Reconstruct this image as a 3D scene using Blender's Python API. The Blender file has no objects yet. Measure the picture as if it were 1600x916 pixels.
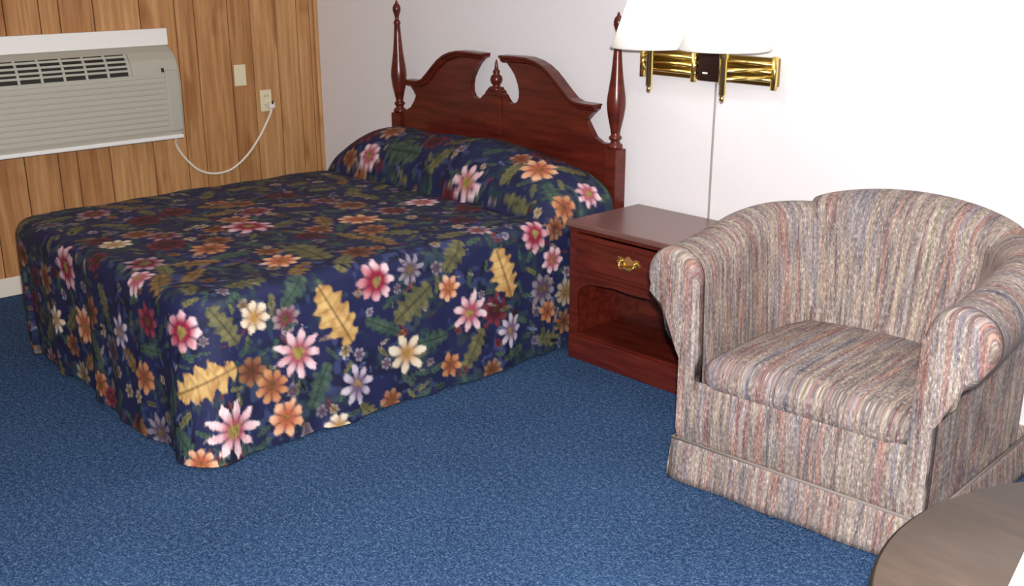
import bpy, bmesh, math, random
import numpy as np
from mathutils import Matrix, Vector
random.seed(7); rng = np.random.default_rng(11)
PI = math.pi
sc = bpy.context.scene
C = sc.collection

# ---------------------------------------------------------------- camera
cam_d = bpy.data.cameras.new('camera'); cam = bpy.data.objects.new('camera', cam_d); C.objects.link(cam)
fw = Vector((-0.69717, 0.64367, -0.31566)); rt = Vector((0.67888, 0.73425, -0.00217)); up = Vector((-0.23037, 0.21581, 0.94887))
CAM = Vector((5.6059, -3.6444, 1.6568))
M4 = Matrix((rt, up, -fw)).transposed().to_4x4(); M4.translation = CAM
cam.matrix_world = M4
cam_d.sensor_width = 36; cam_d.lens = 1730.4/1600*36; cam_d.shift_y = 34.3/1600
cam_d.clip_start = .05
sc.camera = cam
# ---------------------------------------------------------------- world, lights, exposure
w = bpy.data.worlds.new('world'); sc.world = w; w.use_nodes = True
w.node_tree.nodes['Background'].inputs[0].default_value = (.9, .95, 1, 1)
w.node_tree.nodes['Background'].inputs[1].default_value = .3
def light(name, kind, loc, power, col=(1,1,1), **k):
    d = bpy.data.lights.new(name, kind); d.energy = power; d.color = col
    for a, b in k.items(): setattr(d, a, b)
    o = bpy.data.objects.new(name, d); C.objects.link(o); o.location = loc
    return o
fl = light('camera_flash', 'SPOT', CAM + up*.09 + rt*.03, 690, (1, .985, .97), spot_size=math.radians(100), spot_blend=.6, shadow_soft_size=.03)
fl.rotation_euler = fw.to_track_quat('-Z', 'Y').to_euler()
cl = light('ambient_fill', 'AREA', (4.3, -2.3, 2.40), 7, (1, .97, .93), shape='DISK', size=.5)  # added overhead fill for ambient light, no fixture
vs = sc.view_settings
vs.view_transform = 'Standard'; vs.look = 'None'; vs.exposure = .28; vs.gamma = 1; vs.use_curve_mapping = False

# ---------------------------------------------------------------- helpers
def lin(c):
    c = np.asarray(c, float)/255
    return np.where(c <= .04045, c/12.92, ((c+.055)/1.055)**2.4)
def L4(c): return tuple(lin(c)) + (1,)
def mat(name, col=(128,128,128), rough=.5, metal=0, spec=.5):
    m = bpy.data.materials.new(name); m.use_nodes = True
    b = m.node_tree.nodes['Principled BSDF']
    b.inputs['Base Color'].default_value = L4(col); b.inputs['Roughness'].default_value = rough
    b.inputs['Metallic'].default_value = metal; b.inputs['Specular IOR Level'].default_value = spec
    return m
class NT:
    def __init__(s, m): s.t = m.node_tree; s.b = s.t.nodes['Principled BSDF']
    def n(s, typ, **k):
        x = s.t.nodes.new('ShaderNode'+typ)
        for a, b in k.items():
            if a.startswith('i_'): x.inputs[a[2:].replace('_',' ')].default_value = b
            else: setattr(x, a, b)
        return x
    def l(s, a, b): s.t.links.new(a, b)
    def ramp(s, fac, stops):
        r = s.n('ValToRGB'); e = r.color_ramp.elements
        while len(e) < len(stops): e.new(.5)
        for q, (p, c) in zip(e, stops): q.position = p; q.color = L4(c)
        s.l(fac, r.inputs[0]); return r.outputs[0]
    def mix(s, fac, a, b, mode='MIX'):
        x = s.n('MixRGB', blend_type=mode)
        for i, v in enumerate((fac, a, b)):
            if hasattr(v, 'links'): s.l(v, x.inputs[i])
            else: x.inputs[i].default_value = v
        return x.outputs[0]
    def bump(s, h, strength, dist):
        x = s.n('Bump', i_Strength=strength, i_Distance=dist); s.l(h, x.inputs['Height']); s.l(x.outputs[0], s.b.inputs['Normal'])
    def mapped(s, out, scale, loc=(0,0,0)):
        x = s.n('Mapping'); x.inputs['Scale'].default_value = scale; x.inputs['Location'].default_value = loc
        s.l(out, x.inputs[0]); return x.outputs[0]
    def noise(s, vec, scale, detail=3, rough=.5):
        x = s.n('TexNoise', i_Scale=scale, i_Detail=detail, i_Roughness=rough)
        s.l(vec, x.inputs['Vector']); return x.outputs[0]

def link(name, me, m=None, parent=None, smooth=False):
    if m is not None: me.materials.append(m)
    if smooth:
        me.polygons.foreach_set('use_smooth', np.ones(len(me.polygons), bool))
    o = bpy.data.objects.new(name, me); C.objects.link(o)
    if parent is not None: o.parent = parent
    return o
def tag(o, label, cat, group=None):
    o['label'] = label; o['category'] = cat
    if group: o['group'] = group
    return o
def struct(o): o['kind'] = 'structure'; return o
def thing(name, label, cat, loc=(0,0,0), rz=0, group=None):
    o = bpy.data.objects.new(name, None); C.objects.link(o); o.location = loc; o.rotation_euler = (0,0,rz)
    o.empty_display_size = .1
    return tag(o, label, cat, group)
def bm_box(bm, lo, hi, bev=0, seg=2):
    lo, hi = Vector(lo), Vector(hi)
    r = bmesh.ops.create_cube(bm, size=1)
    vs_ = r['verts']
    for v in vs_:
        v.co = Vector([(lo[i]+hi[i])/2 + v.co[i]*(hi[i]-lo[i]) for i in range(3)])
    if bev:
        es = list({e for v in vs_ for e in v.link_edges})
        bmesh.ops.bevel(bm, geom=es, offset=bev, segments=seg, profile=.5, affect='EDGES')
def bm_mesh(name, bm):
    bmesh.ops.recalc_face_normals(bm, faces=bm.faces)
    me = bpy.data.meshes.new(name); bm.to_mesh(me); bm.free(); return me
def box(name, lo, hi, m, parent=None, bev=.003, seg=2):
    bm = bmesh.new(); bm_box(bm, lo, hi, bev, seg)
    return link(name, bm_mesh(name, bm), m, parent)
def boxes(name, lst, m, parent=None, bev=.003):
    bm = bmesh.new()
    for lo, hi in lst: bm_box(bm, lo, hi, bev)
    return link(name, bm_mesh(name, bm), m, parent)
def bm_tube(bm, path, r, n=10, cap=True):
    path = [Vector(p) for p in path]; rings = []
    rad = r if isinstance(r, (list, tuple)) else [r]*len(path)
    prev = None
    for i, p in enumerate(path):
        t = (path[min(i+1, len(path)-1)] - path[max(i-1, 0)]).normalized()
        a = prev if prev is not None else (Vector((0,0,1)) if abs(t.z) < .9 else Vector((1,0,0)))
        a = (a - t*a.dot(t)).normalized(); prev = a; b = t.cross(a)
        rings.append([bm.verts.new(p + (a*math.cos(2*PI*k/n) + b*math.sin(2*PI*k/n))*rad[i]) for k in range(n)])
    for i in range(len(rings)-1):
        for k in range(n):
            bm.faces.new((rings[i][k], rings[i][(k+1) % n], rings[i+1][(k+1) % n], rings[i+1][k]))
    if cap: bm.faces.new(rings[0][::-1]); bm.faces.new(rings[-1])
def tube(name, path, r, m, parent=None, n=10):
    bm = bmesh.new(); bm_tube(bm, path, r, n)
    return link(name, bm_mesh(name, bm), m, parent, True)
def bm_lathe(bm, prof, c=(0,0,0), n=24, cap=True):
    rings = [[bm.verts.new((c[0]+r*math.cos(2*PI*k/n), c[1]+r*math.sin(2*PI*k/n), c[2]+z)) for k in range(n)] for r, z in prof]
    for i in range(len(rings)-1):
        for k in range(n):
            bm.faces.new((rings[i][k], rings[i][(k+1) % n], rings[i+1][(k+1) % n], rings[i+1][k]))
    if cap: bm.faces.new(rings[0][::-1]); bm.faces.new(rings[-1])
def lathe(name, prof, c, m, parent=None, n=24, cap=True):
    bm = bmesh.new(); bm_lathe(bm, prof, c, n, cap)
    return link(name, bm_mesh(name, bm), m, parent, True)
def prism(name, poly, y0, y1, m, parent=None, bev=0):      # polygon in x,z extruded along y
    bm = bmesh.new()
    f = [bm.verts.new((x, y0, z)) for x, z in poly]; b = [bm.verts.new((x, y1, z)) for x, z in poly]
    n = len(poly); ff = bm.faces.new(f); bm.faces.new(b[::-1])
    for i in range(n): bm.faces.new((f[i], b[i], b[(i+1) % n], f[(i+1) % n]))
    if bev: bmesh.ops.bevel(bm, geom=list(ff.edges), offset=bev, segments=2, profile=.5, affect='EDGES')
    return link(name, bm_mesh(name, bm), m, parent)
def smooth_path(pts, n=8):                                   # Catmull-Rom
    P = [Vector(p) for p in pts]; P = [P[0]*2-P[1]] + P + [P[-1]*2-P[-2]]; out = []
    for i in range(1, len(P)-2):
        for k in range(n):
            t = k/n
            out.append(.5*((2*P[i]) + (P[i+1]-P[i-1])*t + (2*P[i-1]-5*P[i]+4*P[i+1]-P[i+2])*t*t + (3*P[i]-P[i-1]-3*P[i+1]+P[i+2])*t**3))
    out.append(P[-2]); return out
def grid_mesh(name, P, uv=None, col=None, keep=None, flip=False):   # P: (a,b,3) numpy
    a, b = P.shape[:2]
    I = np.arange(a*b).reshape(a, b)
    F = np.stack([I[:-1,:-1], I[1:,:-1], I[1:,1:], I[:-1,1:]], -1).reshape(-1, 4)
    if flip: F = F[:, ::-1]
    if keep is not None: F = F[keep.reshape(-1)]
    me = bpy.data.meshes.new(name)
    me.vertices.add(a*b); me.vertices.foreach_set('co', P.reshape(-1).astype(np.float32))
    nf = len(F)
    me.loops.add(nf*4); me.loops.foreach_set('vertex_index', F.reshape(-1).astype(np.int32))
    me.polygons.add(nf); me.polygons.foreach_set('loop_start', np.arange(0, nf*4, 4, dtype=np.int32))
    if uv is not None:
        ul = me.uv_layers.new(name='UVMap'); ul.data.foreach_set('uv', uv.reshape(-1, 2)[F.reshape(-1)].reshape(-1).astype(np.float32))
    if col is not None:
        at = me.color_attributes.new('print', 'FLOAT_COLOR', 'POINT')
        c4 = np.ones((a*b, 4), np.float32); c4[:, :3] = col.reshape(-1, 3); at.data.foreach_set('color', c4.reshape(-1))
    me.update(calc_edges=True); me.validate()
    return me

# ---------------------------------------------------------------- materials
def m_carpet():
    m = mat('blue_carpet', (40,70,110), .95, spec=.1); t = NT(m)
    g = t.n('NewGeometry').outputs['Position']
    a = t.noise(g, 150, 3, .7); b = t.noise(g, 2.2, 3); c = t.noise(g, 60, 3, .7)
    col = t.ramp(a, [(.33, (8,16,36)), (.45, (30,52,88)), (.55, (54,84,124)), (.66, (134,160,190))])
    col = t.mix(.35, col, t.ramp(c, [(.32, (14,26,54)), (.5, (46,74,112)), (.68, (124,152,184))]))
    col = t.mix(.18, col, t.ramp(b, [(.3, (30,52,86)), (.7, (62,96,134))]))
    t.l(col, t.b.inputs['Base Color']); t.bump(a, .5, .006); return m
def m_plank():
    m = mat('knotty_plank', (170,110,60), .55, spec=.3); t = NT(m)
    g = t.n('NewGeometry').outputs['Position']; oi = t.n('ObjectInfo').outputs['Random']
    off = t.n('CombineXYZ'); mu = t.n('Math', operation='MULTIPLY'); t.l(oi, mu.inputs[0]); mu.inputs[1].default_value = 37
    for i in range(3): t.l(mu.outputs[0], off.inputs[i])
    va = t.n('VectorMath'); t.l(g, va.inputs[0]); t.l(off.outputs[0], va.inputs[1])
    gr = t.noise(t.mapped(va.outputs[0], (30, 42, 2.0)), 1, 5, .6)
    kn = t.noise(t.mapped(va.outputs[0], (7, 7, 2.4)), 1, 2, .5)
    col = t.ramp(gr, [(.25, (120,74,40)), (.5, (178,128,82)), (.75, (214,172,120))])
    col = t.mix(.4, col, t.ramp(oi, [(0, (160,108,64)), (.5, (186,136,86)), (1, (206,162,112))]))
    kr = t.ramp(kn, [(.60, (0,0,0)), (.70, (255,255,255))])
    mm = t.n('Math', operation='MULTIPLY'); t.l(kr, mm.inputs[0]); mm.inputs[1].default_value = .55
    col = t.mix(mm.outputs[0], col, L4((132,74,34)))
    t.l(col, t.b.inputs['Base Color']); t.bump(gr, .25, .002); return m
def m_wall(name, c):
    m = mat(name, c, .85, spec=.2); t = NT(m); g = t.n('NewGeometry').outputs['Position']
    t.bump(t.noise(g, 160, 3), .12, .002); return m
def m_cherry():
    m = mat('cherry_wood', (84,28,20), .28, spec=.5); t = NT(m)
    g = t.n('NewGeometry').outputs['Position']
    a = t.noise(t.mapped(g, (4, 30, 40)), 1, 5, .6)
    t.l(t.ramp(a, [(.25, (62,18,12)), (.55, (92,32,22)), (.8, (114,44,28))]), t.b.inputs['Base Color']); return m
def m_stripe():
    m = mat('striped_upholstery', (150,135,135), .75, spec=.35); t = NT(m)
    uv = t.n('UVMap').outputs[0]
    big = t.noise(t.mapped(uv, (24, .8, 1)), 1, 2, .5)
    mid = t.noise(t.mapped(uv, (66, 7, 1), (3.3, 1, 0)), 1, 3, .65)
    fine = t.noise(t.mapped(uv, (210, 70, 1)), 1, 2, .6)
    col = t.ramp(big, [(.28, (90,88,100)), (.38, (146,138,144)), (.45, (184,158,132)), (.50, (118,110,108)), (.56, (180,112,84)), (.61, (152,146,156)), (.68, (202,182,144)), (.76, (114,116,104))])
    c2 = t.ramp(mid, [(.32, (50,44,58)), (.46, (132,122,126)), (.56, (166,152,144)), (.65, (206,192,178)), (.75, (114,98,98))])
    col = t.mix(.5, col, c2)
    f = t.ramp(fine, [(.32, (70,68,74)), (.60, (255,255,255))])
    col = t.mix(.6, col, f, 'MULTIPLY')
    sp = t.ramp(fine, [(.63, (0,0,0)), (.72, (255,255,255))])  # pale specks: flash glints on the weave, painted into the colour
    mm = t.n('Math', operation='MULTIPLY'); t.l(sp, mm.inputs[0]); mm.inputs[1].default_value = .65
    col = t.mix(mm.outputs[0], col, L4((226,216,212)))
    t.l(col, t.b.inputs['Base Color']); t.bump(fine, .35, .003); return m
def m_print():
    m = mat('floral_print', (30,30,70), .7, spec=.35); t = NT(m)
    a = t.n('VertexColor', layer_name='print').outputs[0]
    g = t.n('NewGeometry').outputs['Position']; nz = t.noise(g, 420, 2, .6)
    col = t.mix(.35, a, t.ramp(nz, [(.3, (110,110,110)), (.7, (255,255,255))]), 'MULTIPLY')
    t.l(col, t.b.inputs['Base Color']); t.bump(nz, .25, .002); return m
def m_table():
    m = mat('brown_laminate', (104,88,76), .38, spec=.5); t = NT(m)
    g = t.n('NewGeometry').outputs['Position']; a = t.noise(t.mapped(g, (9, 40, 9)), 1, 4, .6)
    t.l(t.ramp(a, [(.3, (66,53,44)), (.7, (84,69,58))]), t.b.inputs['Base Color']); return m
CARPET = m_carpet(); PLANK = m_plank(); WHITE = m_wall('white_plaster', (234,230,232)); CEIL = m_wall('ceiling_paint', (236,234,230))
CHERRY = m_cherry(); STRIPE = m_stripe(); PRINT = m_print(); TABLE = m_table()
NTOP = mat('pale_cherry_laminate', (112,78,72), .3, spec=.7)  # paler base colour than the cherry carcass
DARKGAP = mat('dark_groove', (58,30,14), .9); BASEW = mat('baseboard_paint', (222,212,196), .5)
ACB = mat('ac_beige_plastic', (176,172,158), .5); ACD = mat('ac_dark_slot', (38,34,32), .8); ACW = mat('ac_white_metal', (236,232,228), .4)
IVORY = mat('ivory_plastic', (226,214,180), .4); WCORD = mat('white_cord_plastic', (235,228,218), .5); BLACK = mat('black_plastic', (22,20,20), .5)
BRASS = mat('polished_brass', (240,212,128), .2, 1); ANTIQ = mat('antique_brass', (150,128,72), .3, 1); PLATE = mat('dark_bronze_plate', (46,26,26), .35, .3)
GREYC = mat('grey_cord', (150,142,138), .6); DARKIN = mat('dark_edge_band', (30,22,18), .5)
SHADE = mat('white_lamp_shade', (250,250,250), .8)
_t = NT(SHADE); _t.b.inputs['Transmission Weight'].default_value = 0
_tr = _t.n('BsdfTranslucent'); _tr.inputs[0].default_value = L4((252,250,246)); _mx = _t.n('MixShader'); _mx.inputs[0].default_value = .5
_t.l(_t.b.outputs[0], _mx.inputs[1]); _t.l(_tr.outputs[0], _mx.inputs[2]); _t.l(_mx.outputs[0], _t.t.nodes['Material Output'].inputs[0])
PAPER = mat('white_paper', (250,250,246), .7); MATTR = mat('mattress_ticking', (220,216,206), .9); METAL = mat('black_metal', (40,38,38), .4, .6)

# ---------------------------------------------------------------- room
X1, Y1, H = 6.7, -5.2, 2.44
struct(box('floor', (-.1, Y1-.1, -.1), (X1+.1, .1, 0), CARPET, bev=0))
struct(box('ceiling', (-.1, Y1-.1, H), (X1+.1, .1, H+.1), CEIL, bev=0))
struct(box('wall_back', (-.1, 0, 0), (X1+.1, .1, H), WHITE, bev=0))
struct(box('wall_right', (X1, Y1-.1, 0), (X1+.1, 0, H), WHITE, bev=0))
struct(box('wall_front', (-.1, Y1-.1, 0), (X1, Y1, H), WHITE, bev=0))
wl = struct(box('wall_left', (-.1, Y1, 0), (-.012, 0, H), DARKGAP, bev=0))
cuts = [-.002,-.043,-.127,-.264,-.425,-.561,-.757,-.866,-1.059,-1.299,-1.47,-1.566,-1.732]
pat = [.17,.11,.2,.13,.1,.24,.16,.14]
i = 0
while cuts[-1] > Y1+.25: cuts.append(cuts[-1]-pat[i % 8]); i += 1
cuts.append(Y1)
meshes = {}
for a, b in zip(cuts[:-1], cuts[1:]):
    wd = round(a-b, 3)
    if wd not in meshes:
        bm = bmesh.new(); hw = wd/2-.0022; e = .004
        for z in (0, H): 
            pass
        prof = [(-.012, -hw), (-.004, -hw), (0, -hw+e), (0, hw-e), (-.004, hw), (-.012, hw)]
        lo = [bm.verts.new((x, y, .0)) for x, y in prof]; hi = [bm.verts.new((x, y, H)) for x, y in prof]
        for k in range(6): bm.faces.new((lo[k], lo[(k+1) % 6], hi[(k+1) % 6], hi[k]))
        bm.faces.new(lo[::-1]); bm.faces.new(hi)
        me = bm_mesh('plank', bm); me.materials.append(PLANK); meshes[wd] = me
    o = link('plank', meshes[wd], None, wl); o.location = (0, (a+b)/2, 0)
struct(box('baseboard_left', (0, Y1, 0), (.014, -.002, .095), BASEW, bev=.004))
struct(box('baseboard_back', (.014, -.014, 0), (X1, 0, .10), BASEW, bev=.004))
bm = bmesh.new(); bm_box(bm, (0, -.024, .095), (.024, 0, H), .008, 3)
struct(link('trim_1', bm_mesh('trim_1', bm), PLANK))

# ---------------------------------------------------------------- air conditioner on the plank wall
ac = thing('air_conditioner', 'beige wall air conditioner with slatted front set in the wood plank wall', 'air conditioner', (.002, -1.47, .70))
ya, yb = .520, -.54                       # right end (towards corner), left end
def yprism(name, prof, y0, y1, m, parent, bev=0):   # profile x,z along y
    bm = bmesh.new()
    f = [bm.verts.new((x, y0, z)) for x, z in prof]; b = [bm.verts.new((x, y1, z)) for x, z in prof]
    n = len(prof); f1 = bm.faces.new(f); f2 = bm.faces.new(b[::-1])
    for i in range(n): bm.faces.new((f[i], b[i], b[(i+1) % n], f[(i+1) % n]))
    if bev: bmesh.ops.bevel(bm, geom=list(f1.edges)+list(f2.edges), offset=bev, segments=3, profile=.5, affect='EDGES')
    return link(name, bm_mesh(name, bm), m, parent)
box('sleeve_flange', (.0, yb-.01, .475), (.035, ya+.012, .56), ACW, ac, .004)
prof = [(0, .03), (.15, .03), (.158, .05), (.158, .30), (.152, .36), (.135, .41), (.105, .445), (.07, .468), (.03, .475), (0, .475)]
housing = yprism('housing', prof, yb, ya, ACB, ac, .008)
box('base_tray', (.0, yb-.008, .008), (.168, ya-.012, .03), ACW, ac, .006)
box('end_cap', (.02, ya-.085, .045), (.165, ya-.004, .36), ACB, ac, .012, 3)
for k in range(10):                        # front slats, one by one
    z = .055+.0275*k
    bm = bmesh.new()
    pr = [(.152, z), (.170, z+.002), (.163, z+.021), (.152, z+.023)]
    f = [bm.verts.new((x, yb+.02, q)) for x, q in pr]; b = [bm.verts.new((x, ya-.09, q)) for x, q in pr]
    for i in range(4): bm.faces.new((f[i], b[i], b[(i+1) % 4], f[(i+1) % 4]))
    bm.faces.new(f); bm.faces.new(b[::-1])
    link('slat', bm_mesh('slat', bm), ACB, ac)
gr = yprism('discharge_grille', [(.156, .345), (.150, .372), (.134, .416), (.108, .448), (.098, .438), (.122, .408), (.138, .368), (.145, .345)], yb+.03, ya-.27, ACD, ac)
nz = 8
for k in range(nz):                        # short vertical ribs and three long vanes over the dark slot
    y = yb+.03 + (ya-.27-yb-.03)*k/(nz-1)
    yprism('grille_rib', [(.162, .342), (.156, .374), (.140, .419), (.112, .453), (.104, .440), (.145, .345)], y-.006, y+.006, ACB, gr)
for x, z in ((.1505, .370), (.147, .392), (.136, .415), (.119, .438)):
    yprism('grille_vane', [(x, z-.007), (x+.010, z-.004), (x+.007, z+.006), (x-.004, z+.005)], yb+.03, ya-.27, ACB, gr)
cd = yprism('control_door', [(.160, .338), (.158, .360), (.141, .414), (.110, .452), (.105, .445), (.150, .338)], ya-.255, ya-.09, ACB, ac)
box('door_latch', (.150, ya-.10, .352), (.165, ya-.088, .372), ACD, cd, .001)

# wall plates, cord
wp = thing('wall_plate', 'ivory blank wall plate beside the air conditioner, left of the outlet', 'wall plate', (0, -.517, .984))
box('plate', (0, -.036, -.058), (.007, .036, .058), IVORY, wp, .003)
for z in (-.04, .04):
    o = lathe('screw', [(.004, 0), (.004, .002), (.002, .003)], (0,0,0), IVORY, wp, 10); o.rotation_euler = (0, PI/2, 0); o.location = (.006, 0, z)
wo = thing('wall_outlet', 'ivory electrical outlet near the room corner with the cord plugged in', 'outlet', (0, -.366, .832))
box('plate', (0, -.036, -.06), (.007, .036, .06), IVORY, wo, .003)
for z in (-.026, .026):
    f = box('socket', (.006, -.018, z-.017), (.010, .018, z+.017), IVORY, wo, .003)
    boxes('slot', [((.0095, -.010, z-.006), (.0108, -.007, z+.008)), ((.0095, .007, z-.006), (.0108, .010, z+.008))], BLACK, f, 0)
pc = thing('power_cord', 'white power cord looping from the air conditioner to the outlet', 'cord', (0, 0, 0))
pth = smooth_path([(.06, -.958, .692), (.03, -.945, .650), (.014, -.90, .58), (.010, -.83, .505), (.010, -.76, .470), (.010, -.68, .462), (.010, -.60, .482), (.012, -.51, .545), (.014, -.43, .635), (.018, -.375, .72), (.03, -.352, .775), (.034, -.350, .80)], 6)
tube('cable', pth, .0062, WCORD, pc, 8)
pl = box('plug', (.0105, -.368, .79), (.046, -.332, .825), WCORD, pc, .006)
box('plug_face', (.046, -.356, .815), (.049, -.344, .832), BLACK, pl, .001)

# ---------------------------------------------------------------- bed
XC = 1.63
bed = thing('bed', 'double bed with dark cherry headboard of broken scroll arch and two posts', 'bed', (XC, -.07, 0))
by = 0                                     # headboard centre plane (local)
half = [(.728, .842), (.690, .843), (.650, .862), (.618, .905), (.600, .930), (.625, .955), (.662, .985), (.666, 1.004),
        (.560, 1.004), (.518, 1.018), (.465, 1.060), (.430, 1.090), (.390, 1.122), (.345, 1.148), (.30, 1.164), (.245, 1.175), (.18, 1.176), (.06, 1.172),
        (.062, 1.160), (.095, 1.145), (.122, 1.122), (.145, 1.092), (.168, 1.055), (.177, 1.020), (.176, .990), (.162, .966), (.140, .955), (.116, .953), (.096, .960), (.080, .974), (.066, .992), (.056, .998), (.050, 1.010), (.038, 1.014), (.034, 1.024)]
poly = [(x, z) for x, z in half] + [(-x, z) for x, z in half[::-1]]
poly = [(.728, .30)] + poly + [(-.728, .30)]
prism('headboard_panel', poly, -.016, .016, CHERRY, bed, .004)
# applied cornice moulding along each half of the scroll
arch = [(.668, .990), (.615, .990), (.560, .992), (.518, 1.006), (.465, 1.047), (.430, 1.077), (.390, 1.109), (.345, 1.135), (.30, 1.151), (.245, 1.162), (.18, 1.163), (.062, 1.160)]
for s in (1, -1):
    bm = bmesh.new()
    prf = [(-.016, -.017), (-.030, -.010), (-.034, .002), (-.044, .008), (-.044, .017), (.018, .017), (.018, .010), (-.016, .008)]
    rings = []
    for i, (x, z) in enumerate(arch):
        p0 = Vector(arch[max(0, i-1)]); p1 = Vector(arch[min(len(arch)-1, i+1)]); t = (p1-p0).normalized(); nrm = Vector((t.y, -t.x))
        if nrm.y < 0: nrm = -nrm
        rings.append([bm.verts.new((s*(x+nrm.x*b), a, z+nrm.y*b)) for a, b in prf])
    for i in range(len(rings)-1):
        for k in range(8): bm.faces.new((rings[i][k], rings[i][(k+1) % 8], rings[i+1][(k+1) % 8], rings[i+1][k]))
    bm.faces.new(rings[0]); bm.faces.new(rings[-1][::-1])
    link('cornice_moulding', bm_mesh('cornice', bm), CHERRY, bed)
    # post: square lower leg, turned upper
    x = s*.766
    po = box('post', (x-.034, -.034, 0), (x+.034, .034, .825), CHERRY, bed, .004)
    tp = [(.030, .825), (.033, .832), (.033, .842), (.022, .850), (.019, .862), (.028, .868), (.028, .876), (.020, .884), (.020, .895), (.026, .925), (.034, .96), (.039, .995), (.041, 1.02), (.039, 1.05),
          (.033, 1.09), (.027, 1.13), (.022, 1.18), (.0175, 1.235), (.015, 1.275), (.018, 1.282), (.018, 1.290), (.011, 1.298), (.010, 1.312), (.013, 1.325), (.020, 1.345), (.0205, 1.360), (.016, 1.374), (.008, 1.382), (.004, 1.395), (.001, 1.398)]
    lathe('turned_post', tp, (x, 0, 0), CHERRY, po, 20)
fin = [(.030, 1.004), (.030, 1.022), (.020, 1.022), (.018, 1.034), (.026, 1.044), (.030, 1.058), (.026, 1.074), (.014, 1.084), (.017, 1.092), (.017, 1.098), (.010, 1.106), (.008, 1.122), (.006, 1.138), (.002, 1.152)]
lathe('finial', fin, (0, 0, 0), CHERRY, bed, 16)
box('center_block', (-.055, -.024, .80), (.055, -.014, .985), CHERRY, bed, .004)
box('box_spring', (-.74, -1.98, .17), (.74, -.06, .33), MATTR, bed, .03)
box('mattress', (-.74, -1.98, .332), (.74, -.06, .53), MATTR, bed, .04, 3)
for sx in (-1, 1):
    box('side_rail', (sx*.70-.015, -1.98, .12), (sx*.70+.015, -.034, .17), METAL, bed, .002)
    for yy in (-1.9, -1.0): tube('bed_leg', [(sx*.66, yy, 0), (sx*.66, yy, .14)], .018, METAL, bed)

# bedspread: unfolded coordinates (s across, t along) -> draped surface
HW, LT, RE, DROP, ZT, YH = .812, 2.012, .055, .585, .585, -.118
ds = .0062
s = np.arange(-(HW+DROP), HW+DROP+ds/2, ds); t = np.arange(0, LT+DROP+ds/2, ds)
S, T = np.meshgrid(s, t, indexing='ij')
RC = .15; hs, ht = HW-RC, LT-RC
ex = np.maximum(np.abs(S)-hs, 0)*np.sign(S); et = np.maximum(T-ht, 0)
DR = np.hypot(ex, et); D0 = np.maximum(DR-(RC-RE), 0); DM = DROP+RE*.57
D = np.minimum(D0, DM); nx = np.where(DR > 1e-9, ex/np.maximum(DR, 1e-9), 0); nt = np.where(DR > 1e-9, et/np.maximum(DR, 1e-9), 0)
rin = np.minimum(DR, RC-RE)
bx_ = np.clip(S, -hs, hs); bt = np.minimum(T, ht)
ang = np.arctan2(nt, np.abs(nx))                       # 0 at side, pi/2 at foot
corner = np.clip(np.sin(2*np.clip(ang, 0, PI/2)), 0, 1)*(D0 > 0)
arc = RE*PI/2
th = np.clip(D, 0, arc)/RE
below = np.maximum(D-arc, 0)
q = below/(DM-arc)
per = np.where(np.abs(ex) > 0, bt, 0) + np.where(et > 0, ht + (hs-np.sign(S)*0-bx_*np.where(S > 0, 1, 1)), 0)
wave = .010*np.sin(per*9.0+.6)+.007*np.sin(per*17.3+1.9)+.006*np.sin(per*31+S*0+.4)
tight = 1-.8*np.clip((.62-bt)/.25, 0, 1)*(nx > 0)      # beside the nightstand the cloth hangs flat
fold = .010*np.sin(ang*5.0+.5)
off = RE*np.sin(th) + q*np.where(S > 0, .022+.06*corner**1.3, -.012+.02*corner)*tight + q**.8*wave*tight*(1-corner) + q*fold*corner
zz = -RE*(1-np.cos(th)) - below*(.985-.16*corner*(S < 0))
hem = .014
# pillow bulge and soft surface
tp_ = T; prof_t = np.where(tp_ < .17, .18+.04*np.sin(np.clip(tp_/.17, 0, 1)*PI/2), .22*np.sqrt(np.clip(1-((tp_-.17)/.235)**2, 0, 1)))
prof_t = prof_t*1.0 - .014*np.exp(-((tp_-.425)/.03)**2)
sa = np.clip((HW+.03-np.abs(S))/np.where(S > 0, .52, .40), 0, 1); endf = np.clip(1-(1-sa)**2.3, 0, 1)**.8
pil = prof_t*endf*(1+.05*np.sin(S*7+1)+.06*np.exp(-(S/.09)**2)*-1)
pil = pil*(D0 <= .10)
soft = (.012*(1-(S/HW)**2).clip(0)*np.sin(np.clip(T/LT, 0, 1)*PI).clip(0) + .0035*np.sin(S*11+T*3)*np.sin(T*7+1.3*S+.5)+.002*np.sin(T*23+S*9))*(np.abs(S) < HW)*(T < LT)
# the side below the pillow end: smooth transition over the first centimetres
PX = bx_ + nx*(rin+off); PT = bt + nt*(rin+off)
Z = ZT + zz + pil + soft
Z = np.maximum(Z, hem + .004*np.sin(per*21))
P = np.stack([XC+.002+PX, YH-PT, Z], -1)
cl_ = D0 > DM
keep = ~(cl_[:-1,:-1] & cl_[1:,:-1] & cl_[1:,1:] & cl_[:-1,1:])
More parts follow.
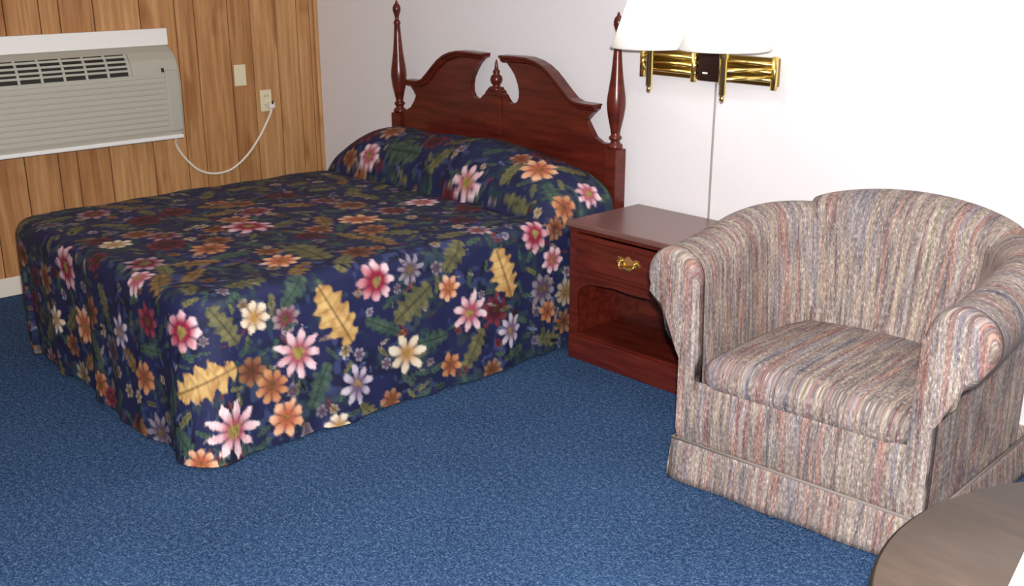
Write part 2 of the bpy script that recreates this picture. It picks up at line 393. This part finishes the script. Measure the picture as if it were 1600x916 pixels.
# print
U = S.copy(); _pc = prof_t[len(s)//2]; v = np.r_[0, np.cumsum(np.hypot(np.diff(t), np.diff(_pc)*.8))]; V = np.broadcast_to(v, S.shape)
pcol = np.empty(S.shape+(3,)); pcol[:] = lin((29,34,74))
def vnoise(scale, seed):
    r = np.random.default_rng(seed); n = 64; G = r.random((n, n))
    a = (U*scale) % n; b = (V*scale) % n; i = a.astype(int); j = b.astype(int); f = a-i; g = b-j
    f = f*f*(3-2*f); g = g*g*(3-2*g)
    return (G[i % n, j % n]*(1-f)*(1-g)+G[(i+1) % n, j % n]*f*(1-g)+G[i % n, (j+1) % n]*(1-f)*g+G[(i+1) % n, (j+1) % n]*f*g)
N1, N2, N3 = vnoise(14, 1), vnoise(45, 2), vnoise(90, 3)
def blend(sl, mask, c):
    mask = np.clip(mask, 0, 1)[..., None]; pcol[sl] = pcol[sl]*(1-mask) + c*mask
full = (slice(None), slice(None))
blend(full, np.clip((N1-.55)*5, 0, 1)*.6, lin((16,18,40)))
blend(full, np.clip((N2*.6+N1*.4-.62)*9, 0, 1)*.75, lin((60,70,118)))
blend(full, np.clip((vnoise(11, 9)*.6+N2*.4-.60)*9, 0, 1)*.6, lin((46,66,58)))
Pf = P.reshape(-1, 3); pcol = pcol.reshape(-1, 3); N2 = N2.reshape(-1); N3 = N3.reshape(-1)
_du = np.gradient(P, axis=0); _dv = np.gradient(P, axis=1); _nn = np.cross(_dv, _du); _nn /= np.maximum(np.linalg.norm(_nn, axis=2, keepdims=True), 1e-12)
order = np.argsort(Pf[:, 0]); xs_ = Pf[order, 0]
def frame(s0, t0):
    i = min(max(int(np.searchsorted(s, s0)), 0), len(s)-1); j = min(max(int(np.searchsorted(v, t0)), 0), len(v)-1)
    c = P[i, j]; n = _nn[i, j]
    if n[2] < 0 and abs(n[2]) > .5: n = -n
    if abs(n[2]) < .8: e1 = np.cross([0, 0, 1], n)
    else: e1 = np.array([1., 0, 0])-n*n[0]
    e1 = e1/np.linalg.norm(e1); return c, n, e1, np.cross(n, e1)
def window(s0, t0, R):
    c, n, e1, e2 = frame(s0, t0)
    a, b = np.searchsorted(xs_, [c[0]-R, c[0]+R]); idx = order[a:b]
    dd = Pf[idx]-c; k = ((dd**2).sum(1) < R*R*1.1) & (np.abs(dd@n) < .06); idx = idx[k]; dd = dd[k]
    # lengths along the cloth, not the chord
    x, y = dd@e1, dd@e2; h = dd@n; f = np.sqrt(1+h*h/np.maximum(x*x+y*y, 1e-8)).clip(1, 1.6)
    return idx, x*f, y*f
sm = lambda x, w: np.clip(x/w+.5, 0, 1)
PAL = {'pink': ((206,120,136), (246,224,226), (150,30,60), (150,130,70)), 'red': ((176,44,72), (240,206,212), (110,16,44), (140,120,70)),
       'rust': ((176,104,66), (206,150,104), (120,56,40), (110,70,40)), 'cream': ((216,190,150), (238,224,204), (170,110,70), (170,130,70)),
       'mauve': ((150,130,156), (216,204,216), (90,70,110), (150,120,80)), 'dark': ((110,30,50), (160,70,84), (66,14,30), (90,60,40)), 'orange': ((214,128,84), (240,196,160), (150,60,50), (150,100,50))}
def flower(s0, t0, R, pal, n=9, rot=0, daisy=False, pale_dir=None, dim=1.0):
    a, tip, deep, cen = [lin(c)*dim for c in PAL[pal]]
    sl, x, y = window(s0, t0, R*1.45)
    if x.size == 0: return
    r = np.hypot(x, y)/R; f = np.arctan2(y, x)+rot
    jag = .22*(N2[sl]-.5)+.16*(N3[sl]-.5)
    w_ = np.cos(f*n/2)**2
    edge = (.50+.50*w_**.6 if daisy else .74+.26*w_**.7)+jag
    m = sm(edge-r, .09)
    c = deep*np.clip(1-r*1.5, 0, 1)[..., None] + a*np.clip(r*1.5, 0, 1)[..., None]
    tipm = sm(r-(.62 if not daisy else .5), .35)*(.35+.65*N2[sl])
    if pale_dir is not None: tipm = np.clip(tipm*(.45+.9*(np.cos(f-rot-pale_dir)*.5+.5)*1.2), 0, 1)  # print: petal tips paler towards one side
    c = c*(1-tipm[..., None]) + tip*tipm[..., None]
    gap = (1-w_)**(3 if daisy else 5)*sm(r-.3, .3)*.75
    c = c*(1-gap[..., None]) + lin((60,20,50))*gap[..., None]
    blend(sl, m, c)
    blend(sl, sm(.24-r+jag, .08), cen*(.6+.8*N3[sl][..., None]))
def leaf(s0, t0, Ln, Wd, rot, c1, c2, lobes=5):
    a, b = lin(c1), lin(c2); sl, x, y = window(s0, t0, Ln)
    if x.size == 0: return
    u = (x*math.cos(rot)+y*math.sin(rot))/(Ln/2); v = (-x*math.sin(rot)+y*math.cos(rot))/(Wd/2)
    w_ = np.clip(1-u**2, 0, 1)**.55*(.80+.20*np.sin(u*PI*lobes+np.abs(v)*2.2)) + .22*(N2[sl]-.5)+.16*(N3[sl]-.5)
    m = sm(w_-np.abs(v), .13)*(np.abs(u) < 1)
    vein = np.exp(-(v/.07)**2)+.55*np.clip(np.sin(u*PI*lobes*1.3+np.abs(v)*3.2)-.55, 0, 1)*1.6
    k = np.clip(.25+.9*N2[sl]-.3*np.abs(v), 0, 1)[..., None]
    c = a*k+b*(1-k); vk = np.clip(vein, 0, 1)[..., None]*.8
    c = c*(1-vk)+b*.4*vk
    blend(sl, m, c)
TAN, TAN2, OLV, OLV2, GRN, GRN2 = (226,188,122), (164,112,58), (122,116,78), (70,72,52), (76,98,84), (40,58,56)
taken = []
STAMPS = [
  ('leaf', 0.984, 2.219, 0.237, 0.131, 0.42, TAN, TAN2, 5),
  ('leaf', 0.947, 1.556, 0.263, 0.149, -1.09, TAN, TAN2, 5),
  ('leaf', 0.953, 0.750, 0.228, 0.142, -1.24, TAN, TAN2, 5),
  ('leaf', 0.984, 1.209, 0.209, 0.125, 0.58, OLV, OLV2, 5),
  ('leaf', 0.885, 2.008, 0.168, 0.083, -1.02, OLV, OLV2, 5),
  ('leaf', 0.823, 1.717, 0.142, 0.088, 0.74, GRN, GRN2, 5),
  ('leaf', 0.841, 0.998, 0.153, 0.095, 0.81, OLV, OLV2, 5),
  ('leaf', 1.195, 1.643, 0.182, 0.087, 1.11, GRN, GRN2, 5),
  ('leaf', -0.238, 0.349, 0.270, 0.167, 0.05, GRN, GRN2, 5),
  ('leaf', 0.748, 0.319, 0.171, 0.099, -0.40, GRN, GRN2, 5),
  ('leaf', 0.947, 2.517, 0.130, 0.081, -0.85, GRN, GRN2, 5),
  ('leaf', 1.040, 1.357, 0.184, 0.071, -0.51, GRN, GRN2, 5),
  ('leaf', 0.556, 1.500, 0.270, 0.167, -0.07, OLV, OLV2, 5),
  ('leaf', 1.145, 1.128, 0.158, 0.085, 0.02, GRN, GRN2, 5),
  ('flower', 0.767, 2.182, 0.073, 'red', 8, 3.12, False, 0.56),
  ('flower', 1.058, 1.723, 0.093, 'pink', 9, 3.6, True, None),
  ('flower', 0.86, 1.376, 0.078, 'red', 8, 4.78, False, 0.29),
  ('flower', 1.077, 0.942, 0.083, 'pink', 8, 2.65, True, None),
  ('flower', 1.182, 1.246, 0.084, 'cream', 7, 4.44, True, None),
  ('flower', 1.232, 1.488, 0.077, 'mauve', 8, 0.7, True, None),
  ('flower', 1.238, 2.083, 0.098, 'pink', 9, 5.02, True, None),
  ('flower', 1.281, 1.791, 0.068, 'orange', 7, 3.22, False, None),
  ('flower', 1.362, 1.587, 0.049, 'cream', 6, 3.27, False, None),
  ('flower', 1.145, 1.829, 0.063, 'rust', 8, 2.1, False, None),
  ('flower', 0.885, 1.878, 0.057, 'cream', 7, 2.82, False, None),
  ('flower', 0.965, 1.041, 0.052, 'orange', 7, 2.63, False, None),
  ('flower', 0.829, 0.576, 0.074, 'red', 8, 2.34, False, None),
  ('flower', 0.953, 0.401, 0.058, 'pink', 7, 0.14, False, None),
  ('flower', 1.182, 0.481, 0.05, 'rust', 6, 3.46, False, None),
  ('flower', 1.201, 0.731, 0.07, 'mauve', 8, 0.84, True, None),
  ('flower', 1.281, 1.047, 0.051, 'rust', 6, 3.37, False, None),
  ('flower', 0.457, 2.442, 0.061, 'rust', 7, 0.5, False, None),
  ('flower', -0.101, 2.399, 0.08, 'orange', 8, 4.14, False, None),
  ('flower', 0.289, 2.318, 0.064, 'mauve', 7, 5.65, True, None),
  ('flower', -0.349, 2.43, 0.06, 'cream', 7, 0.05, True, None),
  ('flower', 0.066, 2.585, 0.056, 'rust', 7, 0.83, False, None),
  ('flower', 0.122, 2.622, 0.044, 'dark', 6, 0.1, False, None),
  ('flower', -0.194, 2.182, 0.088, 'red', 8, 5.6, False, None),
  ('flower', 0.506, 2.225, 0.06, 'dark', 7, 2.72, False, None),
  ('flower', 1.139, 2.461, 0.056, 'orange', 8, 2.4, False, None),
  ('flower', -0.473, 0.401, 0.074, 'pink', 8, 5.51, False, None),
  ('flower', 0.277, 0.424, 0.093, 'pink', 8, 5.6, True, None),
  ('flower', 0.593, 0.24, 0.084, 'orange', 8, 4.93, False, None),
  ('flower', 0.779, 0.128, 0.064, 'pink', 8, 2.02, False, None),
  ('flower', 0.792, 0.292, 0.063, 'rust', 7, 0.89, False, None),
  ('flower', 0.401, 2.083, 0.06, 'pink', 8, 4.19, False, None),
  ('flower', 0.085, 1.463, 0.1, 'red', 8, 6.14, False, None),
  ('flower', 0.599, 1.636, 0.07, 'orange', 8, 5.8, False, None),
  ('flower', 0.271, 1.736, 0.076, 'rust', 8, 2.78, False, None),
  ('flower', -0.052, 1.965, 0.065, 'cream', 8, 3.8, False, None),
  ('flower', 0.209, 0.682, 0.072, 'pink', 8, 5.56, False, None),
  ('flower', 0.277, 1.072, 0.092, 'orange', 8, 6.24, False, None)]
def free(p, R):
    if taken:
        A = np.array(taken); d2 = ((A[:, :3]-p)**2).sum(1)
        if (d2 < (R+A[:, 3])**2*.72).any(): return False
    taken.append((p[0], p[1], p[2], R)); return True
for st in STAMPS: taken.append(tuple(frame(st[1], st[2])[0]) + (st[3]*(.8 if st[0] != 'leaf' else .42),))
rnd = random.Random(5)
fill = []
for k in range(3200):                       # large motifs in between, then small ones
    R = rnd.uniform(.050, .075) if k < 700 else rnd.uniform(.018, .034)
    a, b = rnd.uniform(-HW-DROP, HW+DROP), rnd.uniform(0, v[-1])
    if math.hypot(max(abs(a)-hs, 0), max(b-(v[-1]-t[-1])-ht, 0))-(RC-RE) > DM: continue
    if free(frame(a, b)[0], R): fill.append((a, b, R))
kinds = ['pink', 'red', 'rust', 'cream', 'mauve', 'dark', 'orange']
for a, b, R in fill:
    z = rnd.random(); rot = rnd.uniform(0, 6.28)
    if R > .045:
        if z < .16: leaf(a, b, R*2.6, R*1.25, rot, (150,118,74), (88,62,42))
        elif z < .42: leaf(a, b, R*2.5, R*1.2, rot, OLV, OLV2)
        elif z < .60: leaf(a, b, R*2.5, R*1.1, rot, GRN, GRN2)
        elif abs(a) < HW-.1 and b < LT: flower(a, b, R*1.1, rnd.choice(['rust', 'dark', 'red', 'dark', 'orange']), 8, rot, False, None, rnd.uniform(.3, .6))  # top face: dark reddish palette paints in its dimness under grazing light
        else: flower(a, b, R*.95, rnd.choice(['pink', 'red', 'rust', 'rust', 'cream', 'mauve', 'dark', 'orange']), rnd.choice([7, 8, 9]), rot, rnd.random() < .35, None, rnd.uniform(.30, .62))
    else:
        if z < .45: leaf(a, b, R*2.6, R*1.0, rot, GRN, GRN2, 3)
        elif z < .62: leaf(a, b, R*2.6, R*1.0, rot, OLV, OLV2, 3)
        else: flower(a, b, R*.9, rnd.choice(['mauve', 'rust', 'dark', 'mauve', 'cream']), 6, rot, False, None, rnd.uniform(.3, .7))
for k in range(900):
    a, b = rnd.uniform(-HW-DROP, HW+DROP), rnd.uniform(0, v[-1]); R = rnd.uniform(.009, .024)
    leaf(a, b, R*2.8, R*.9, rnd.uniform(0, 6.28), *rnd.choice([(GRN, GRN2), (OLV, OLV2), ((112,122,160), (50,58,100)), ((16,18,36), (20,22,44)), ((120,60,60), (70,30,40)), ((168,150,140), (90,70,80))]), 2)
for st in STAMPS:
    if st[0] == 'leaf': leaf(*st[1:])
    else: flower(*st[1:])
SPREAD = (S, T, P)
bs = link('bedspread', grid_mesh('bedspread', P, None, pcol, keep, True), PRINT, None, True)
tag(bs, 'navy floral bedspread covering the bed and its pillows', 'bedspread')
md = bs.modifiers.new('cloth', 'SOLIDIFY'); md.thickness = .004; md.offset = -1

# ---------------------------------------------------------------- nightstand
NX0, NX1, NYF, NH = 2.505, 3.20, -.47, .594
ns = thing('nightstand', 'cherry wood nightstand with one drawer and open shelf beside the bed', 'nightstand', ((NX0+NX1)/2, -.245, 0))
hx = (NX1-NX0)/2; yf, ybk = NYF+.245+.012, .215
bm = bmesh.new(); bm_box(bm, (-hx, yf-.024, NH-.024), (hx, ybk, NH), .007, 3)
top = link('top', bm_mesh('top', bm), NTOP, ns)
box('top_moulding', (-hx+.008, yf-.014, NH-.040), (hx-.008, ybk-.004, NH-.024), CHERRY, ns, .005)
for sx in (-1, 1):
    box('side_panel', (sx*(hx-.022)-.010, yf+.002, .0), (sx*(hx-.022)+.010, ybk-.006, NH-.040), CHERRY, ns, .002)
    box('stile', (sx*(hx-.030)-.022, yf-.004, .0), (sx*(hx-.030)+.022, yf+.016, NH-.040), CHERRY, ns, .003)
box('back_panel', (-hx+.03, ybk-.016, .0), (hx-.03, ybk-.006, NH-.045), CHERRY, ns, .001)
box('shelf', (-hx+.033, yf+.012, .092), (hx-.033, ybk-.017, .108), CHERRY, ns, .002)
box('drawer_rail', (-hx+.052, yf, .365), (hx-.052, yf+.016, .385), CHERRY, ns, .002)
box('dust_panel', (-hx+.033, yf+.017, .372), (hx-.033, ybk-.017, .384), CHERRY, ns, .001)
box('plinth', (-hx+.012, yf-.012, .0), (hx-.012, yf-.0045, .105), CHERRY, ns, .004)
# shaped apron under the drawer rail
ap = [(-hx+.052, .365), (-hx+.052, .30), (-hx+.075, .318), (-hx+.12, .338), (-.10, .350), (0, .346), (.10, .350), (hx-.12, .338), (hx-.075, .318), (hx-.052, .30), (hx-.052, .365)]
prism('apron', ap, yf, yf+.014, CHERRY, ns)
dr = box('drawer', (-hx+.050, yf-.018, .388), (hx-.050, yf-.0045, .548), CHERRY, ns, .006, 3)
box('drawer_bead', (-hx+.070, yf-.023, .408), (hx-.070, yf-.018, .528), CHERRY, dr, .004)
pz = .478
pp = [(-.062, pz), (-.052, pz+.014), (-.058, pz+.022), (-.036, pz+.024), (-.022, pz+.016), (-.010, pz+.026), (0, pz+.032), (.010, pz+.026), (.022, pz+.016), (.036, pz+.024), (.058, pz+.022), (.052, pz+.014), (.062, pz),
      (.048, pz-.012), (.030, pz-.014), (.014, pz-.020), (0, pz-.028), (-.014, pz-.020), (-.030, pz-.014), (-.048, pz-.012)]
bp = prism('pull_plate', pp, yf-.026, yf-.023, BRASS, dr)
bail = smooth_path([(-.036, yf-.030, pz+.008), (-.038, yf-.040, pz-.006), (-.026, yf-.044, pz-.018), (0, yf-.046, pz-.014), (.026, yf-.044, pz-.018), (.038, yf-.040, pz-.006), (.036, yf-.030, pz+.008)], 5)
tube('bail_handle', bail, .0042, BRASS, dr, 8)
for sx in (-1, 1):
    o = lathe('post_knob', [(.003, 0), (.006, .003), (.006, .010), (.003, .014)], (0,0,0), BRASS, dr, 10); o.rotation_euler = (PI/2, 0, 0); o.location = (sx*.036, yf-.022, pz+.008)

# ---------------------------------------------------------------- wall lamp
wlp = thing('wall_lamp', 'brass double swing-arm wall lamp with two white shades over the nightstand', 'lamp', (2.86, 0, 1.2))
def lp(x, y, z): return (x-2.86, y, z-1.2)
cp_ = box('backplate', lp(2.800, -.045, 1.147), lp(2.915, 0, 1.262), PLATE, wlp, .006)
box('rating_label', lp(2.828, -.0465, 1.176), lp(2.852, -.045, 1.182), PAPER, cp_, 0)
ends = {-1: (2.800, 2.520), 1: (2.915, 3.168)}
for sgn, stem in ((-1, (2.702, -.22)), (1, (3.089, -.26))):
    x0, x1 = ends[sgn]; lo, hi = min(x0, x1), max(x0, x1)
    arm = box('arm_plate', lp(lo, -.030, 1.150), lp(hi, -.012, 1.256), ANTIQ, wlp, .003)
    for z in (1.176, 1.205, 1.234):
        tube('arm_bar', [lp(x0, -.050, z), lp(x1, -.050, z)], .0085, BRASS, arm, 12)
    tube('arm_pivot', [lp(x1, -.050, 1.142), lp(x1, -.050, 1.264)], .013, BRASS, arm, 14)
    tube('arm_pivot', [lp(x0-sgn*-.012, -.052, 1.142), lp(x0-sgn*-.012, -.052, 1.264)], .012, BRASS, arm, 14)
    for z in (1.19, 1.22):
        tube('swing_bar', [lp(x1, -.052, z), lp(stem[0], stem[1], z)], .006, BRASS, arm, 10)
    sm_ = lathe('socket_stem', [(.003, 1.108-1.2), (.009, 1.114-1.2), (.010, 1.122-1.2), (.006, 1.130-1.2), (.0125, 1.136-1.2), (.0125, 1.262-1.2), (.018, 1.268-1.2), (.018, 1.33-1.2), (.012, 1.34-1.2)], lp(stem[0], stem[1], 1.2), BRASS, wlp, 16)
    zb = 1.283 if sgn < 0 else 1.300
    R0, R1, hh = (.156, .074, .235) if sgn < 0 else (.168, .080, .235)
    sh = lathe('shade', [(R0, 0), (R0*.985, .004), (R1, hh), (R1-.002, hh), (R0-.004, .002), (R0-.003, 0)], lp(stem[0], stem[1], zb), SHADE, wlp, 40, False)
    bm = bmesh.new()
    ring = [lp(stem[0]+R0*math.cos(a), stem[1]+R0*math.sin(a), zb) for a in np.linspace(0, 2*PI, 41)]
    bm_tube(bm, ring, .0022, 6, False)
    link('shade_trim', bm_mesh('trim', bm), SHADE, sh, True)
    lathe('bulb', [(.012, 0), (.014, .02), (.026, .05), (.030, .07), (.024, .09), (.010, .1), (.001, .102)], lp(stem[0], stem[1], zb+.055), PAPER, sm_, 14)
    lb = light('lamp_glow', 'POINT', lp(stem[0], stem[1], zb+.150), 4.5, (1, .985, .96), shadow_soft_size=.03); lb.parent = wlp
    for k in range(3):
        a = k*2.094+.5
        tube('shade_spider', [lp(stem[0], stem[1], zb+hh-.02), lp(stem[0]+(R1+.004)*math.cos(a), stem[1]+(R1+.004)*math.sin(a), zb+hh-.02)], .0016, BRASS, sh, 6)
lc = tag(tube('lamp_cord', [(2.868, -.006, 1.147), (2.867, -.006, 1.0), (2.866, -.006, .80), (2.866, -.006, .60), (2.866, -.006, .12)], .0042, GREYC, None, 8), 'thin grey lamp cord running straight down the white wall', 'cord')

# ---------------------------------------------------------------- armchair
ch = thing('armchair', 'striped multicolour tub armchair with rolled arms and skirt', 'armchair', (3.926, -.551, 0), math.radians(4))
def upath(hw, yf, yb, rad, n=(10, 14, 8)):
    pts = []
    for k in range(n[0]): pts.append((-hw, yf+(yb-rad-yf)*k/n[0]))
    for k in range(n[1]):
        a = PI-PI/2*k/n[1]; pts.append((-hw+rad+rad*math.cos(a), yb-rad+rad*math.sin(a)))
    for k in range(n[2]): pts.append((-hw+rad+(2*hw-2*rad)*k/n[2], yb))
    for k in range(n[1]):
        a = PI/2-PI/2*k/n[1]; pts.append((hw-rad+rad*math.cos(a), yb-rad+rad*math.sin(a)))
    for k in range(n[0]+1): pts.append((hw, yb-rad+(yf-(yb-rad))*k/n[0]))
    return np.array(pts)
YF = -.405
Cp = upath(.455, YF, .285, .36); Bp = upath(.412, YF, .395, .14); Ip = upath(.348, YF, .195, .27)
npth = len(Cp)
seg = np.r_[0, np.cumsum(np.hypot(*np.diff(Cp, axis=0).T))]; tau = seg/seg[-1]
backness = np.clip((Cp[:, 1]-YF)/(.285-YF), 0, 1)
zc = .672 + .078*(backness**1.6*(3-2*backness**1.6)/1.0)*.98
rr = .098 - .028*backness
rows, uvr = [], []
def section(i):
    c, b, I = Cp[i], Bp[i], Ip[i]
    tan = Cp[min(i+1, npth-1)]-Cp[max(i-1, 0)]; tan = tan/np.hypot(*tan); nrm = np.array([-tan[1], tan[0]])   # outward
    r = rr[i]; z = zc[i]; out = []
    for z0 in np.linspace(.22, z-.02, 9)[:-1]:
        k = (z0-.22)/(z-.24); p = I*(1-k**2)+(c-nrm*r)*k**2; out.append((p[0], p[1], z0))
    for a in np.linspace(PI, -.62, 19):
        p = c+nrm*r*math.cos(a); out.append((p[0], p[1], z+r*math.sin(a)))
    lastp = np.array(out[-1]); bz = z-r*1.25
    for k in np.linspace(0, 1, 11)[1:]:
        z1 = lastp[2]+(.125-lastp[2])*k
        kk = min(1, k*3.2); kk = kk*kk*(3-2*kk)
        p = lastp[:2]*(1-kk)+b*kk; out.append((p[0], p[1], z1))
    return np.array(out)
secs = np.array([section(i) for i in range(npth)])
ulen = np.repeat(seg[:, None], secs.shape[1], 1)
vlen = np.concatenate([np.zeros((npth, 1)), np.cumsum(np.linalg.norm(np.diff(secs, axis=1), axis=2), axis=1)], 1)
tub = link('arm_and_back_shell', grid_mesh('shell', secs, np.stack([ulen, vlen], -1), flip=False), STRIPE, ch, True)
# arm front scroll panels, padded
for side, i in ((-1, 0), (1, npth-1)):
    loop = [(p[0], p[2]) for p in secs[i]] + [(secs[i][0][0], .125)]
    bm = bmesh.new()
    f = [bm.verts.new((x, YF-.040, z)) for x, z in loop]; b = [bm.verts.new((x, YF+.004, z)) for x, z in loop]
    n_ = len(loop); ff = bm.faces.new(f); bm.faces.new(b[::-1])
    for k in range(n_): bm.faces.new((f[k], b[k], b[(k+1) % n_], f[(k+1) % n_]))
    bmesh.ops.bevel(bm, geom=list(ff.edges), offset=.026, segments=5, profile=.5, affect='EDGES')
    me = bm_mesh('arm_front', bm); ul = me.uv_layers.new(name='UVMap')
    for lpz in me.loops:
        c = me.vertices[lpz.vertex_index].co; ul.data[lpz.index].uv = (c.x+side*2.2-c.y, c.z-c.y)
    link('arm_front', me, STRIPE, ch, True)
def cushion(name, hx, y0, y1, z0, z1, parent, crown=.03, rad=.05, n=26, shape=None, uoff=0):
    # rounded box lofted as a superellipse in section, closed; stripes run front to back and down the front
    prof = []
    m_ = 12
    for k in range(m_): a = PI-k/m_*PI/2; prof.append((0, 0))
    bm = bmesh.new(); bm_box(bm, (-hx, y0, z0), (hx, y1, z1))
    bmesh.ops.subdivide_edges(bm, edges=bm.edges, cuts=n, use_grid_fill=True)
    lo, hi = Vector((-hx, y0, z0)), Vector((hx, y1, z1))
    for v in bm.verts:
        p = v.co.copy(); cl = Vector([min(max(p[i], lo[i]+rad), hi[i]-rad) for i in range(3)])
        d = p-cl
        if d.length > 1e-6: p = cl+d.normalized()*rad
        fx = 1-((p.x)/hx)**2; fy = 1-((p.y-(y0+y1)/2)/((y1-y0)/2))**2
        if p.z > (z0+z1)/2: p.z += crown*max(fx, 0)**.7*max(fy, 0)**.5
        if shape: p = shape(p)
        v.co = p
    me = bm_mesh(name, bm)
    ul = me.uv_layers.new(name='UVMap')
    for lpz in me.loops:
        c = me.vertices[lpz.vertex_index].co; ul.data[lpz.index].uv = (c.x+uoff, c.y-c.z)
    return link(name, me, STRIPE, parent, True)
def seatshape(p):
    p = p.copy()
    if p.y > -.05: p.x *= 1-.32*min(1, (p.y+.05)/.30)**2
    return p
cushion('seat_cushion', .342, YF-.036, .235, .315, .432, ch, .028, .055, 24, seatshape, 5)
# back cushion panel: follows the inside of the back and rolls over the top
bw = .30; nb, mv = 25, 30
Gb = np.zeros((nb, mv, 3)); ub = np.zeros((nb, mv, 2))
for a in range(nb):
    k = -1+2*a/(nb-1)
    for b in range(mv):
        f = b/(mv-1)
        pth = [(.150, .40), (.172, .50), (.184, .60), (.192, .70), (.200, .775), (.230, .834), (.285, .850), (.338, .825), (.366, .77), (.376, .70)]
        x_ = f*(len(pth)-1); j = min(int(x_), len(pth)-2); g = x_-j
        y_ = pth[j][0]*(1-g)+pth[j+1][0]*g; z_ = pth[j][1]*(1-g)+pth[j+1][1]*g
        wd = bw*(.84+.22*min(1, f/.55))
        x = k*wd; cv = (1-math.sqrt(max(0, 1-(k*.97)**2)))
        y_ -= .045*abs(k)**2*1.0*(1-f*.6) - .012
        y_ += .05*cv*(1 if f < .5 else -.9); z_ -= (.022*abs(k)**2+.035*cv)*(1 if f > .3 else f/.3)
        Gb[a, b] = (x, y_, z_); ub[a, b] = (k*bw+9, f*.75)
for _ in range(2): Gb[:, 1:-1] = (Gb[:, :-2]+2*Gb[:, 1:-1]+Gb[:, 2:])/4
bk = link('back_cushion', grid_mesh('back_cushion', Gb, ub, flip=True), STRIPE, ch, True)
sd = bk.modifiers.new('thick', 'SOLIDIFY'); sd.thickness = .05; sd.offset = -1
# front rail, deck, skirt
def panel(name, pts, z0, z1, bulge, parent, nzz=6, uoff=0):
    pts = np.array(pts); L_ = np.r_[0, np.cumsum(np.hypot(*np.diff(pts, axis=0).T))]
    G = np.zeros((len(pts), nzz, 3)); uv = np.zeros((len(pts), nzz, 2))
    for i in range(len(pts)):
        tn = pts[min(i+1, len(pts)-1)]-pts[max(i-1, 0)]; tn = tn/np.hypot(*tn); nr = np.array([tn[1], -tn[0]])
        for k in range(nzz):
            f = k/(nzz-1); o_ = bulge(f, L_[i]); G[i, k, :2] = pts[i]+nr*o_; G[i, k, 2] = z0+(z1-z0)*f; uv[i, k] = (L_[i]+uoff, G[i, k, 2])
    o = link(name, grid_mesh(name, G, uv), STRIPE, parent, True)
    md = o.modifiers.new('thick', 'SOLIDIFY'); md.thickness = .006; md.offset = 0
    return o
fx = [(x, YF-.022) for x in np.linspace(-.372, .372, 20)]
panel('front_rail', fx, .125, .348, lambda f, l: .012*math.sin(PI*min(1, f*1.02)), ch, 10, 3)
box('seat_deck', (-.35, YF+.005, .12), (.35, .34, .30), STRIPE, ch, .01)
kx = .418; ky0, ky1 = YF-.044, .405
def rib(f, l): return (1-f)*(.016+.004*math.sin(l*23))
def line(p, q, n=24): return [(p[0]+(q[0]-p[0])*k/n, p[1]+(q[1]-p[1])*k/n) for k in range(n+1)]
panel('skirt', line((-kx, ky0), (kx, ky0)), .006, .145, rib, ch, 6, 0)
panel('skirt', line((kx, ky0), (kx, ky1)), .006, .145, rib, ch, 6, 1)
panel('skirt', line((kx, ky1), (-kx, ky1)), .006, .145, rib, ch, 6, 2)
panel('skirt', line((-kx, ky1), (-kx, ky0)), .006, .145, rib, ch, 6, 3.1)
tube('skirt_welt', [(-kx, ky1, .143), (-kx, ky0, .143), (kx, ky0, .143), (kx, ky1, .143)], .006, STRIPE, ch, 6)
for a in (-1, 1):
    for b in (-.36, .35): box('leg', (a*.36-.02, b-.02, 0), (a*.36+.02, b+.02, .125), CHERRY, ch, .003)

# ---------------------------------------------------------------- round table and paper
tb = thing('round_table', 'round brown laminate table with dark edge in the near corner', 'table', (5.362, -1.968, 0))
lathe('tabletop', [(.001, .688), (.535, .688), (.541, .692), (.541, .714), (.537, .7195), (.001, .72)], (0,0,0), TABLE, tb, 96, False)
lathe('edge_band', [(.5405, .690), (.5445, .692), (.5445, .713), (.5405, .716)], (0,0,0), DARKIN, tb, 96, False)
lathe('pedestal', [(.035, .03), (.035, .66), (.12, .68), (.12, .688)], (0,0,0), METAL, tb, 24)
lathe('base', [(.29, 0), (.29, .012), (.24, .024), (.05, .04), (.035, .05)], (0,0,0), METAL, tb, 40)
pa = box('paper_sheet', (0, -.14, 0), (.216, .14, .004), PAPER, None, .001)
pa.location = (5.022, -2.03, .7205); pa.rotation_euler = (0, 0, math.atan2(.125, .029)-PI/2 + 2*(PI/2-math.atan2(.125, .029)))
tag(pa, 'white sheet of paper lying on the round brown table', 'paper')
